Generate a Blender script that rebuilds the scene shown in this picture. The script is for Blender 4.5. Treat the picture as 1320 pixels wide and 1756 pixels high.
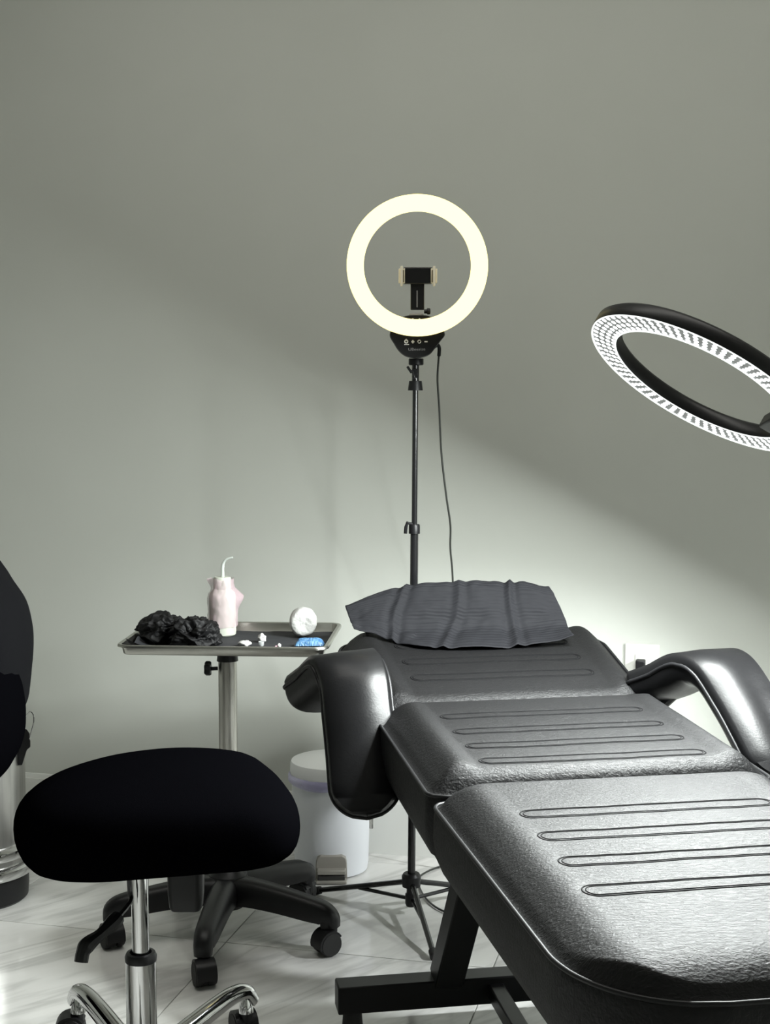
import bpy, math, random
from mathutils import Vector, Matrix, noise

for o in list(bpy.data.objects):
    bpy.data.objects.remove(o, do_unlink=True)
scene = bpy.context.scene
COL = scene.collection
R = math.radians
random.seed(7)

# ------------------------------------------------------------------ camera
F, HC, YH, CX, CY = 2440.0, 1.2, 664.0, 660.0, 878.0      # photograph taken as 1320 x 1756 px
PITCH = math.atan((CY - YH) / F)
cd = bpy.data.cameras.new('camera')
cam = bpy.data.objects.new('camera', cd)
COL.objects.link(cam)
cam.location = (0, 0, HC)
cam.rotation_euler = (math.pi / 2 - PITCH, 0, 0)
cd.sensor_fit = 'VERTICAL'
cd.sensor_height = 36.0
cd.lens = F / 1756 * 36
cd.clip_start = 0.02
scene.camera = cam

# ------------------------------------------------------------------ world, exposure
w = bpy.data.worlds.new('world')
scene.world = w
w.use_nodes = True
w.node_tree.nodes['Background'].inputs[0].default_value = (0.5, 0.52, 0.5, 1)
w.node_tree.nodes['Background'].inputs[1].default_value = 0.05
scene.view_settings.view_transform = 'Standard'
scene.view_settings.look = 'None'
scene.view_settings.gamma = 1.0
scene.view_settings.use_curve_mapping = False
scene.view_settings.exposure = 0.0
LED_POWER = 70.0           # watts of the large LED ring lamp
RING_RGB = (2.5, 2.1, 0.86)  # warm diffuser of the small ring light
CEILING_POWER = 6.4       # radiance of the ceiling panel
LAMP_POWER = 110.0          # watts of the floor lamp added to light the floor under the bed head

# ------------------------------------------------------------------ pixel helpers
_cp, _sp = math.cos(PITCH), math.sin(PITCH)
def ray(x, y):
    a, b = (x - CX) / F, (y - CY) / F
    return Vector((a, _cp - b * _sp, -_sp - b * _cp))
def at_z(x, y, z):
    v = ray(x, y)
    return Vector((0, 0, HC)) + v * ((z - HC) / v.z)
def at_y(x, y, Y):
    v = ray(x, y)
    return Vector((0, 0, HC)) + v * (Y / v.y)

# ------------------------------------------------------------------ materials
def mat(name, color=(.5, .5, .5), rough=.5, metal=0.0, spec=.5, **kw):
    m = bpy.data.materials.new(name)
    m.use_nodes = True
    b = m.node_tree.nodes['Principled BSDF']
    b.inputs['Base Color'].default_value = (*color, 1)
    b.inputs['Roughness'].default_value = rough
    b.inputs['Metallic'].default_value = metal
    b.inputs['Specular IOR Level'].default_value = spec
    for k, v in kw.items():
        b.inputs[k.replace('_', ' ')].default_value = v
    return m
def N(m, t, **kw):
    n = m.node_tree.nodes.new(t)
    for k, v in kw.items():
        if k in ('operation', 'blend_type', 'data_type', 'wave_type', 'bands_direction', 'feature', 'wave_profile', 'noise_dimensions'):
            setattr(n, k, v)
        else:
            n.inputs[k].default_value = v
    return n
def L(m, a, ao, b, bi):
    m.node_tree.links.new(a.outputs[ao], b.inputs[bi])
def bsdf(m):
    return m.node_tree.nodes['Principled BSDF']
def add_bump(m, scale=200., strength=.2, dist=.001, detail=3., coord='Object', stretch=None, tex=None):
    tc = N(m, 'ShaderNodeTexCoord')
    src, out = tc, coord
    if stretch:
        mp = N(m, 'ShaderNodeMapping')
        mp.inputs['Scale'].default_value = stretch
        L(m, tc, coord, mp, 'Vector')
        src, out = mp, 'Vector'
    t = tex or N(m, 'ShaderNodeTexNoise', Scale=scale, Detail=detail)
    L(m, src, out, t, 'Vector')
    bp = N(m, 'ShaderNodeBump', Strength=strength, Distance=dist)
    L(m, t, 0, bp, 'Height')
    L(m, bp, 'Normal', bsdf(m), 'Normal')
    return t
def vary_color(m, c0, c1, scale=3., detail=4., stretch=None, lo=.35, hi=.65):
    tc = N(m, 'ShaderNodeTexCoord')
    t = N(m, 'ShaderNodeTexNoise', Scale=scale, Detail=detail)
    if stretch:
        mp = N(m, 'ShaderNodeMapping'); mp.inputs['Scale'].default_value = stretch
        L(m, tc, 'Object', mp, 'Vector'); L(m, mp, 'Vector', t, 'Vector')
    else:
        L(m, tc, 'Object', t, 'Vector')
    cr = N(m, 'ShaderNodeValToRGB')
    cr.color_ramp.elements[0].position = lo; cr.color_ramp.elements[1].position = hi
    cr.color_ramp.elements[0].color = (*c0, 1); cr.color_ramp.elements[1].color = (*c1, 1)
    L(m, t, 'Fac', cr, 'Fac')
    L(m, cr, 'Color', bsdf(m), 'Base Color')

M = {}
M['paint'] = mat('wall_paint', (.50, .525, .48), .55, spec=.3)
vary_color(M['paint'], (.488, .502, .462), (.516, .530, .490), 1.7)
add_bump(M['paint'], 260, .10, .0006, 2)
M['trim'] = mat('trim_paint', (.72, .73, .70), .35)
M['ceiling'] = mat('ceiling_paint', (.7, .7, .68), .8)
M['grout'] = mat('grout', (.42, .42, .40), .8)
M['black_plastic'] = mat('black_plastic', (.007, .007, .008), .42, spec=.35)
add_bump(M['black_plastic'], 900, .12, .0004, 2)
M['gloss_black'] = mat('gloss_black', (.010, .010, .011), .22)
M['powder_black'] = mat('powder_coated_steel', (.004, .004, .0045), .42, spec=.3)
add_bump(M['powder_black'], 1200, .15, .0003, 2)
M['rubber'] = mat('rubber', (.010, .010, .010), .7)
M['chrome'] = mat('chrome', (.62, .62, .62), .08, 1.0)
M['steel'] = mat('brushed_steel', (.46, .45, .42), .30, 1.0)
vary_color(M['steel'], (.36, .35, .32), (.52, .51, .48), 14, 3, (8, 8, .35))
add_bump(M['steel'], 60, .08, .0004, 3, stretch=(14, 14, .6))
M['tray_steel'] = mat('tray_steel', (.46, .455, .42), .28, 1.0)
add_bump(M['tray_steel'], 90, .05, .0003, 3)
M['bin_steel'] = mat('bin_steel', (.55, .54, .52), .33, 1.0)
vary_color(M['bin_steel'], (.42, .41, .40), (.6, .59, .57), 9, 3, (6, 6, .3))
M['white_plastic'] = mat('white_plastic', (.74, .76, .80), .38)
add_bump(M['white_plastic'], 500, .03, .0003, 2)
M['lid_white'] = mat('lid_white', (.78, .79, .79), .35)
M['taupe'] = mat('taupe_plastic', (.30, .285, .255), .45)
M['dark_slot'] = mat('slot_dark', (.03, .029, .028), .4)
M['liner'] = mat('bin_liner', (.42, .40, .60), .35, Transmission_Weight=.15)
add_bump(M['liner'], 60, .6, .003, 4)
M['plate_white'] = mat('plate_white', (.60, .60, .56), .3)
M['gold'] = mat('pale_gold_grip', (.86, .80, .66), .35)
M['grip_pad'] = mat('grip_pad', (.22, .19, .13), .5)
M['print_white'] = mat('white_print', (.85, .85, .85), .5)
M['print_grey'] = mat('grey_print', (.30, .30, .31), .5)
M['cable'] = mat('cable_rubber', (.03, .032, .028), .5)

# black upholstery leather: fine creases
def leather(name, rough=.36, bump=.28):
    m = mat(name, (.006, .006, .0065), rough, spec=.24)
    tc = N(m, 'ShaderNodeTexCoord')
    n1 = N(m, 'ShaderNodeTexNoise', Scale=95., Detail=5., Roughness=.62, Distortion=1.2)
    n2 = N(m, 'ShaderNodeTexVoronoi', Scale=260.)
    mp = N(m, 'ShaderNodeMapping'); mp.inputs['Scale'].default_value = (1, 2.2, 1)
    mp.inputs['Rotation'].default_value = (0, 0, .17)
    L(m, tc, 'Object', mp, 'Vector')
    L(m, mp, 'Vector', n1, 'Vector')
    L(m, tc, 'Object', n2, 'Vector')
    mx = N(m, 'ShaderNodeMath', operation='MULTIPLY_ADD')
    mx.inputs[1].default_value = .22
    L(m, n2, 'Distance', mx, 0)
    L(m, n1, 'Fac', mx, 2)
    bp = N(m, 'ShaderNodeBump', Strength=bump, Distance=.0022)
    L(m, mx, 0, bp, 'Height')
    L(m, bp, 'Normal', bsdf(m), 'Normal')
    rr = N(m, 'ShaderNodeMapRange'); rr.inputs['To Min'].default_value = rough - .06; rr.inputs['To Max'].default_value = rough + .08
    L(m, n1, 'Fac', rr, 'Value')
    L(m, rr, 'Result', bsdf(m), 'Roughness')
    return m
M['leather'] = leather('black_leather', .50, .75)
M['leather_arm'] = leather('armrest_leather', .33, .10)
M['piping'] = mat('piping_leather', (.010, .010, .011), .42, spec=.3)
M['seam'] = mat('seam_thread', (.004, .004, .0045), .75, spec=.1)
M['fabric'] = mat('black_stretch_fabric', (.0012, .0012, .0016), 1.0, spec=.0)
add_bump(M['fabric'], 700, .4, .0008, 2)
M['fabric_dark'] = mat('black_mesh_fabric', (.0032, .0033, .0040), .95, spec=.05)
add_bump(M['fabric_dark'], 500, .4, .0008, 2)

# marble tile
def marble():
    m = mat('marble_tile', (.6, .6, .58), .09, spec=.5)
    tc = N(m, 'ShaderNodeTexCoord')
    oi = N(m, 'ShaderNodeObjectInfo')
    ad = N(m, 'ShaderNodeVectorMath', operation='MULTIPLY_ADD')
    ad.inputs[1].default_value = (7.3, 4.1, 3.7)
    cmb = N(m, 'ShaderNodeCombineXYZ')
    for k in 'XYZ':
        L(m, oi, 'Random', cmb, k)
    L(m, cmb, 'Vector', ad, 0)
    L(m, tc, 'Object', ad, 2)
    mp = N(m, 'ShaderNodeMapping'); mp.vector_type = 'TEXTURE'; mp.inputs['Rotation'].default_value = (0, 0, R(40)); mp.inputs['Scale'].default_value = (2.0, .42, 1)
    L(m, ad, 'Vector', mp, 'Vector')
    n1 = N(m, 'ShaderNodeTexNoise', Scale=2.3, Detail=5., Roughness=.52, Distortion=.35)
    L(m, mp, 'Vector', n1, 'Vector')
    cr = N(m, 'ShaderNodeValToRGB')
    e = cr.color_ramp.elements
    e[0].position = .30; e[0].color = (.60, .60, .575, 1)
    e[1].position = .72; e[1].color = (.74, .74, .71, 1)
    for p, c in ((.40, .70), (.455, .66), (.485, .52), (.515, .66), (.55, .73), (.60, .62), (.64, .72)):
        q = e.new(p); q.color = (c, c * .995, c * .965, 1)
    L(m, n1, 'Fac', cr, 'Fac')
    L(m, cr, 'Color', bsdf(m), 'Base Color')
    return m
M['marble'] = marble()

def emit(name, rgb, strength):
    m = bpy.data.materials.new(name); m.use_nodes = True
    nt = m.node_tree; nt.nodes.clear()
    e = nt.nodes.new('ShaderNodeEmission'); o = nt.nodes.new('ShaderNodeOutputMaterial')
    e.inputs[0].default_value = (*rgb, 1); e.inputs[1].default_value = strength
    nt.links.new(e.outputs[0], o.inputs[0])
    return m
M['led_base'] = mat('led_board_grey', (.55, .55, .56), .6)
M['led'] = emit('led_bead', (.94, 1.0, .98), 8.0)
M['lip_glow'] = emit('lens_lip_glow', (.95, 1.0, .97), 1.4)
M['ring_glow'] = emit('ring_diffuser', RING_RGB, 1.0)
M['ceiling_glow'] = emit('ceiling_panel_glow', (1.0, .985, .92), CEILING_POWER)
M['added_lamp_glow'] = emit('added_floor_lamp_glow', (.96, 1.0, .98), 8.0)

# ------------------------------------------------------------------ object helpers
def link(o, parent=None):
    COL.objects.link(o)
    if parent:
        o.parent = parent
        pl = parent
        off = Vector((0, 0, 0))
        while pl:
            off += Vector(pl.location); pl = pl.parent
        o.location = Vector(o.location) - off
    return o
def obj(name, vf, m, parent=None, smooth=35, bevel=0, subsurf=0, origin=None):
    """vf = (verts, faces) in world space -> ONE mesh object with its origin at `origin` (default: centre of its base)"""
    v, f = vf
    v = [Vector(p) for p in v]
    if origin is None:
        xs = [p.x for p in v]; ys = [p.y for p in v]; zs = [p.z for p in v]
        origin = Vector(((min(xs) + max(xs)) / 2, (min(ys) + max(ys)) / 2, min(zs)))
    else:
        origin = Vector(origin)
    me = bpy.data.meshes.new(name)
    me.from_pydata([p - origin for p in v], [], f)
    me.update()
    if smooth:
        me.polygons.foreach_set('use_smooth', [True] * len(me.polygons))
        if smooth < 180:
            me.set_sharp_from_angle(angle=R(smooth))
    me.materials.append(M[m] if isinstance(m, str) else m)
    o = bpy.data.objects.new(name, me)
    o.location = origin
    if bevel:
        b = o.modifiers.new('bevel', 'BEVEL'); b.width = bevel; b.segments = 2; b.limit_method = 'ANGLE'
    if subsurf:
        s = o.modifiers.new('subsurf', 'SUBSURF'); s.levels = subsurf; s.render_levels = subsurf
    link(o, parent)
    return o
def thing(name, label, cat, loc, group=None):
    o = bpy.data.objects.new(name, None)
    o.empty_display_size = .05
    o.location = loc
    COL.objects.link(o)
    return tag(o, label, cat, group)
def tag(o, label=None, cat=None, group=None, kind=None):
    for k, v in (('label', label), ('category', cat), ('group', group), ('kind', kind)):
        if v: o[k] = v
    return o
def join(*parts):
    V, Fc = [], []
    for v, f in parts:
        n = len(V)
        V += [Vector(p) for p in v]
        Fc += [[i + n for i in q] for q in f]
    return V, Fc
def xf(vf, mtx):
    return [mtx @ Vector(p) for p in vf[0]], vf[1]
def box(c, s, rz=0., frame=None):
    """box centred at c with size s; frame = (ex, ey, ez) axes"""
    c = Vector(c)
    if frame is None:
        frame = (Vector((math.cos(rz), math.sin(rz), 0)), Vector((-math.sin(rz), math.cos(rz), 0)), Vector((0, 0, 1)))
    v = []
    for z in (-.5, .5):
        for x, y in ((-.5, -.5), (.5, -.5), (.5, .5), (-.5, .5)):
            v.append(c + frame[0] * (x * s[0]) + frame[1] * (y * s[1]) + frame[2] * (z * s[2]))
    return v, [[3, 2, 1, 0], [4, 5, 6, 7], [0, 1, 5, 4], [1, 2, 6, 5], [2, 3, 7, 6], [3, 0, 4, 7]]
def loft(loops, closed=False, cap=True):
    """loops: equal-length rings of points"""
    n = len(loops[0]); V = [Vector(p) for l in loops for p in l]; Fc = []
    m = len(loops)
    for k in range(m if closed else m - 1):
        a, b = k * n, ((k + 1) % m) * n
        for i in range(n):
            j = (i + 1) % n
            Fc.append([a + i, a + j, b + j, b + i])
    if cap and not closed:
        Fc.append(list(range(n - 1, -1, -1)))
        Fc.append([(m - 1) * n + i for i in range(n)])
    return V, Fc
def lathe(prof, c=(0, 0, 0), axis=(0, 0, 1), n=32, cap=True):
    """prof: (radius, height) pairs from bottom to top"""
    c = Vector(c); ez = Vector(axis).normalized()
    ex = ez.orthogonal().normalized() if abs(ez.z) < .999 else Vector((1, 0, 0))
    ey = ez.cross(ex)
    return loft([[c + ex * (r * math.cos(2 * math.pi * i / n)) + ey * (r * math.sin(2 * math.pi * i / n)) + ez * h for i in range(n)] for r, h in prof], cap=cap)
def cyl(a, b, r, r2=None, n=20):
    a, b = Vector(a), Vector(b)
    return lathe([(r, 0), (r if r2 is None else r2, (b - a).length)], a, b - a, n)
def smooth_path(pts, k=8, closed=False):
    P = [Vector(p) for p in pts]; out = []
    n = len(P)
    for i in range(n if closed else n - 1):
        p0 = P[(i - 1) % n] if closed or i > 0 else P[0] * 2 - P[1]
        p1, p2 = P[i], P[(i + 1) % n]
        p3 = P[(i + 2) % n] if closed or i + 2 < n else P[-1] * 2 - P[-2]
        for j in range(k):
            t = j / k
            out.append(.5 * ((2 * p1) + (p2 - p0) * t + (2 * p0 - 5 * p1 + 4 * p2 - p3) * t * t + (-p0 + 3 * p1 - 3 * p2 + p3) * t ** 3))
    if not closed: out.append(P[-1])
    return out
def sweep(path, prof, upv=(0, 0, 1), closed=False, cap=True, scale=None):
    """sweep a 2D closed profile (side, up) along path"""
    P = [Vector(p) for p in path]; n = len(P); loops = []
    up0 = Vector(upv)
    for i, p in enumerate(P):
        if closed: t = P[(i + 1) % n] - P[i - 1]
        else: t = P[min(i + 1, n - 1)] - P[max(i - 1, 0)]
        t.normalize()
        s = t.cross(up0)
        if s.length < 1e-4: s = t.orthogonal()
        s.normalize(); u = s.cross(t)
        k = scale[i] if scale else 1.0
        loops.append([p + s * (x * k) + u * (y * k) for x, y in prof])
        up0 = u
    return loft(loops, closed, cap)
def circle_prof(r, n=10):
    return [(r * math.cos(2 * math.pi * i / n), r * math.sin(2 * math.pi * i / n)) for i in range(n)]
def tube(path, r, n=8, closed=False, scale=None, upv=(0, 0, 1)):
    return sweep(path, circle_prof(r, n), upv, closed, scale=scale)
def rrect(hx, hy, r, k=6):
    """rounded rectangle outline in the plane"""
    out = []
    for cx, cy, a0 in ((hx - r, hy - r, 0), (-hx + r, hy - r, 90), (-hx + r, -hy + r, 180), (hx - r, -hy + r, 270)):
        for i in range(k + 1):
            a = R(a0 + 90 * i / k)
            out.append((cx + r * math.cos(a), cy + r * math.sin(a)))
    return out
def grid(fn, nu, nv):
    V = [fn(i / nu, j / nv) for j in range(nv + 1) for i in range(nu + 1)]
    Fc = [[j * (nu + 1) + i, j * (nu + 1) + i + 1, (j + 1) * (nu + 1) + i + 1, (j + 1) * (nu + 1) + i] for j in range(nv) for i in range(nu)]
    return V, Fc
def blob(c, s, seed, amp=.3, freq=2., sub=4, ridged=False):
    import bmesh
    bm = bmesh.new(); bmesh.ops.create_icosphere(bm, subdivisions=sub, radius=1)
    c = Vector(c); off = Vector((seed * 3.7, seed * 1.3, seed * 5.1)); V = []
    for v in bm.verts:
        d = v.co.normalized()
        if ridged:
            h = 0; a = 1; fq = freq
            for k in range(3):
                h += a * (1 - 2 * abs(noise.noise(d * fq + off))); a *= .5; fq *= 2.1
            h = h / 1.75
        else:
            h = noise.fractal(d * freq + off, .8, 2.0, 3)
        q = d * (1 + amp * h)
        V.append(c + Vector((q.x * s[0], q.y * s[1], q.z * s[2])))
    Fc = [[v.index for v in f.verts] for f in bm.faces]
    bm.free()
    return V, Fc

# ================================================================== THE ROOM
WA = R(-13.7)
U = Vector((math.cos(WA), math.sin(WA), 0))            # along the back wall, to the right
NI = Vector((math.sin(WA), -math.cos(WA), 0))          # from the back wall into the room
W0 = Vector((-.038, 3.588, 0))                         # foot of the wall plane
WB = W0 - NI * .014                                    # wall face just behind the baseboard face
RH = 2.75
def wpt(u, n, z): return WB + U * u + NI * n + Vector((0, 0, z))
UL, UR, ND = -2.6, 1.62, 5.4
def slab(u0, u1, n0, n1, z0, z1):
    c = wpt((u0 + u1) / 2, (n0 + n1) / 2, (z0 + z1) / 2)
    return box(c, (u1 - u0, n1 - n0, z1 - z0), frame=(U, NI, Vector((0, 0, 1))))
def struct(name, vf, m, label, cat, **kw):
    return tag(obj(name, vf, m, **kw), label, cat, kind='structure')
struct('wall_back', slab(UL - .1, UR + .1, -.1, 0, 0, RH), 'paint', 'sage grey painted wall behind the treatment bed', 'wall', smooth=0)
struct('wall_left', slab(UL - .1, UL, 0, ND, 0, RH), 'paint', 'sage grey side wall beyond the left edge of the picture', 'wall', smooth=0)
struct('wall_right', slab(UR, UR + .1, 0, ND, 0, RH), 'paint', 'sage grey side wall beyond the right edge of the picture', 'wall', smooth=0)
struct('wall_front', slab(UL - .1, UR + .1, ND, ND + .1, 0, RH), 'paint', 'sage grey wall behind the viewer', 'wall', smooth=0)
struct('ceiling', slab(UL - .1, UR + .1, -.1, ND + .1, RH, RH + .1), 'ceiling', 'plain white ceiling above the room', 'ceiling', smooth=0)
floor = struct('floor', slab(UL, UR, 0, ND, -.06, -.0025), 'grout', 'polished pale marble tile floor with grey veins', 'floor', smooth=0)
# tiles: 0.6 m squares laid parallel to the wall, as parts of the floor
TP = .585
tile_mesh = {}
def tile(u0, u1, n0, n1):
    g = .0012
    u0 += g; u1 -= g; n0 += g; n1 -= g
    key = (round(u1 - u0, 3), round(n1 - n0, 3))
    c = wpt((u0 + u1) / 2, (n0 + n1) / 2, -.006)
    if key not in tile_mesh:
        o = obj('tile', box(c, (u1 - u0, n1 - n0, .012), frame=(U, NI, Vector((0, 0, 1)))), 'marble', floor, smooth=0, bevel=.0008, origin=c)
        tile_mesh[key] = o
    else:
        o = tile_mesh[key].copy()
        o.location = c
        link(o); o.parent = floor; o.location = c - Vector(floor.location)
us = [UL] + [x for x in (-.158 + TP * k for k in range(-6, 7)) if UL + .05 < x < UR - .05] + [UR]
ns = [.0] + [x for x in (.664 + TP * k for k in range(-1, 9)) if .02 < x < ND - .02] + [ND]
for i in range(len(us) - 1):
    for j in range(len(ns) - 1):
        tile(us[i], us[i + 1], ns[j], ns[j + 1])
def baseboard(name, u0, u1, n0, n1, lab, ax):
    h = .146
    parts = [slab(u0, u1, n0, n1, 0, h - .012)]
    if ax == 'b':
        parts.append(slab(u0, u1, n0, n1 - .005, h - .012, h))
    else:
        parts.append(slab(u0 + (.005 if ax == 'r' else 0), u1 - (.005 if ax == 'l' else 0), n0, n1, h - .012, h))
    struct(name, join(*parts), 'trim', lab, 'baseboard', smooth=0)
baseboard('baseboard_back', UL, UR, 0, .014, 'white baseboard along the foot of the sage grey back wall', 'b')
baseboard('baseboard_left', UL, UL + .014, .014, ND, 'white baseboard along the left side wall', 'l')
baseboard('baseboard_right', UR - .014, UR, .014, ND, 'white baseboard along the right side wall', 'r')

# wall outlet with black plug
po = at_y(1100, 1150, 3.42)
def on_wall(px, py, off=0.):
    v = ray(px, py); o = Vector((0, 0, HC))
    t = ((WB + NI * off - o).dot(NI)) / v.dot(NI)
    return o + v * t
pc = on_wall(1100.5, 1145)
ou = thing('wall_outlet', 'white wall outlet plate with a black plug beside the bed armrest', 'outlet', pc)
FRW = (U, NI, Vector((0, 0, 1)))
obj('cover_plate', box(pc + NI * .003, (.083, .006, .118), frame=FRW), 'plate_white', ou, bevel=.002)
obj('socket', box(pc + NI * .0065, (.034, .003, .068), frame=FRW), 'plate_white', ou, bevel=.001)
pq = on_wall(1099, 1137)
plug = obj('plug', box(pq + NI * .02, (.023, .026, .024), frame=FRW), 'black_plastic', ou, bevel=.003)

# ceiling panel (out of the picture, lights the upper wall)
cpos = wpt(.25, 1.15, RH)
cl = thing('ceiling_light', 'long flat ceiling light panel above the room', 'ceiling light', cpos - Vector((0, 0, .03)))
obj('frame', join(*[box(cpos + U * dx + NI * dn + Vector((0, 0, -.015)), q, frame=FRW) for dx, dn, q in ((-1.26, 0, (.02, .44, .03)), (1.26, 0, (.02, .44, .03)), (0, -.21, (2.5, .02, .03)), (0, .21, (2.5, .02, .03)))]), 'trim', cl, smooth=0)
obj('diffuser', box(cpos + Vector((0, 0, -.012)), (2.5, .4, .012), frame=FRW), 'ceiling_glow', cl, smooth=0)

# ================================================================== THE TREATMENT BED
BA = Vector((-.168, .9858, 0)).normalized()            # bed axis towards the head
BW = Vector((BA.y, -BA.x, 0))                          # bed width, to the right
BO = Vector((.314, 2.35, 0))
def bed(s, off, z): return BO + BA * s + BW * off + Vector((0, 0, z))
HW = .281
bed_root = thing('treatment_bed', 'black leather reclining treatment bed with stitched panels and padded armrests', 'bed', bed(.1, 0, 0))

def sstep(a, b, x):
    t = max(0., min(1., (x - a) / (b - a))); return t * t * (3 - 2 * t)
def cushion(name, s0, z0, s1, z1, r0, r1, th, grooves, glen, ridge0, ridge1, endround0, endround1, label, taper=0., flare=0.):
    """padded section from its foot end (s0,z0) to its head end (s1,z1); z is the height of the flat centre panel.
    r0/r1 corner radii, th side depth, grooves = positions of stitched loops"""
    Ls = math.hypot(s1 - s0, z1 - z0)
    ca, sa = (s1 - s0) / Ls, (z1 - z0) / Ls
    def W(u, v, h):
        return bed(s0 + ca * v - sa * h, u, z0 + sa * v + ca * h)
    EDGE = -.036                                    # height of the piping relative to the panel
    def wide(v): return HW - taper * (1 - v / Ls) + flare * v / Ls      # half width, narrower towards the feet
    def hw(v):
        HW = wide(v)
        if v < r0: return HW - r0 + math.sqrt(max(0, r0 * r0 - (r0 - v) ** 2))
        if v > Ls - r1: return HW - r1 + math.sqrt(max(0, r1 * r1 - (v - Ls + r1) ** 2))
        return HW
    def sdf(u, v):
        r = r0 if v < Ls / 2 else r1
        HW = wide(v)
        qx, qy = abs(u) - (HW - r), abs(v - Ls / 2) - (Ls / 2 - r)
        return -(math.hypot(max(qx, 0), max(qy, 0)) + min(max(qx, qy), 0) - r)
    hg = .0174
    def height(u, v):
        e = max(0., sdf(u, v))
        er = .055
        # sideways edges get a raised bolster, the ends just roll over
        ev = min(v / max(endround0, 1e-4), (Ls - v) / max(endround1, 1e-4))
        band = .088
        t = min(1., e / .05)
        eu, ee = max(0., wide(v) - abs(u)), min(v / endround0, (Ls - v) / endround1)
        ts_ = min(1., eu / band)                       # 0 at the side piping, 1 where the flat panel starts
        te_ = max(0., min(1., ee))
        rr = ridge0 + (ridge1 - ridge0) * (v / Ls)
        side = EDGE * (1 - ts_) ** 2.0 + rr * math.sin(math.pi * min(1., ts_ * 1.02)) ** 1.2 * sstep(0, .06, e)
        end = EDGE * (1 - te_) ** 2.4
        h = max(EDGE, side + end) if e > 0 else EDGE
        h = EDGE + (h - EDGE) * sstep(-.004, .018, e)
        for g in grooves:
            du = max(0., abs(u) - (glen / 2 - hg))
            dd = abs(math.hypot(du, v - g) - hg)
            if dd < .02: h -= .0009 * math.exp(-(dd / .006) ** 2)
        pl = noise.noise(Vector((u * 6, v * 6, s0 * 9))) * .0012 + noise.noise(Vector((u * 17, v * 17, s0 * 9 + 4))) * .0007
        return h + pl * t
    vs = []
    nv = int(Ls / .0042)
    for j in range(nv + 1):
        x = j / nv
        vs.append(Ls * (x - .55 * math.sin(2 * math.pi * x) / (2 * math.pi) * .6))
    nu = 110
    def topfn(a, b):
        v = vs[int(round(b * nv))]
        k = 2 * a - 1
        k = k + .25 * math.sin(math.pi * k) / math.pi
        u = k * hw(v)
        return W(u, v, height(u, v))
    V, Fc = grid(topfn, nu, nv)
    # skirt from the piping down, tucked in slightly below
    ring = [i for i in range(nu + 1)] + [(nu + 1) * j + nu for j in range(1, nv + 1)] + [(nu + 1) * nv + i for i in range(nu - 1, -1, -1)] + [(nu + 1) * j for j in range(nv - 1, 0, -1)]
    n = len(ring)
    up = W(0, 0, 1) - W(0, 0, 0)
    cen = W(0, Ls / 2, 0)
    prev = ring
    for k, (dn, sc) in enumerate(((.012, 1.006), (.045, 1.008), (th - .030, .995), (th - .010, .965))):
        base = len(V)
        for i in ring:
            p = V[i]; d = p - cen; d2 = d - up * d.dot(up)
            V.append(cen + d2 * sc + up * (EDGE - dn))
        for i in range(n):
            j = (i + 1) % n
            Fc.append([prev[j], prev[i], base + i, base + j])
        prev = list(range(base, base + n))
    Fc.append(prev[::-1])
    o = obj(name, (V, Fc), 'leather', bed_root, smooth=60)
    o['label'] = label
    # piping round the top edge
    pth = []
    for i in range(0, n, 3):
        pth.append(V[ring[i]] + up * .001)
    obj('piping', tube(pth, .0032, 8, closed=True, upv=up), 'piping', o, smooth=80)
    # double stitched loops
    for g in grooves:
        both = []
        hl = glen / 2 - hg
        for rad in (hg, hg - .0046):
            pts = [(-hl + 2 * hl * i / 32, g - rad) for i in range(33)]
            pts += [(hl + rad * math.cos(-math.pi / 2 + math.pi * i / 12), g + rad * math.sin(-math.pi / 2 + math.pi * i / 12)) for i in range(1, 12)]
            pts += [(hl - 2 * hl * i / 32, g + rad) for i in range(33)]
            pts += [(-hl + rad * math.cos(math.pi / 2 + math.pi * i / 12), g + rad * math.sin(math.pi / 2 + math.pi * i / 12)) for i in range(1, 12)]
            both.append(tube([W(u, v, height(u, v) + .0002) for u, v in pts], .0010 if rad == hg else .0007, 6, closed=True, upv=up))
        obj('stitched_loop', join(*both), 'seam', o, smooth=80)
    return o

GL = .376
leg_c = cushion('leg_cushion', -.897, .587, -.193, .606, .150, .033, .105, [.243, .3425, .439, .5305], GL, .002, .006, .085, .03, 'wide foot section with rounded corners', taper=.030)
seat_c = cushion('seat_cushion', -.183, .611, .315, .617, .03, .03, .108, [.065, .160, .256, .362], GL, .014, .014, .05, .03, 'middle seat section')
head_c = cushion('head_cushion', .329, .606, .775, .678, .03, .075, .09, [.135, .228, .322], GL, .014, .014, .05, .06, 'raised head section', flare=.018)

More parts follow.
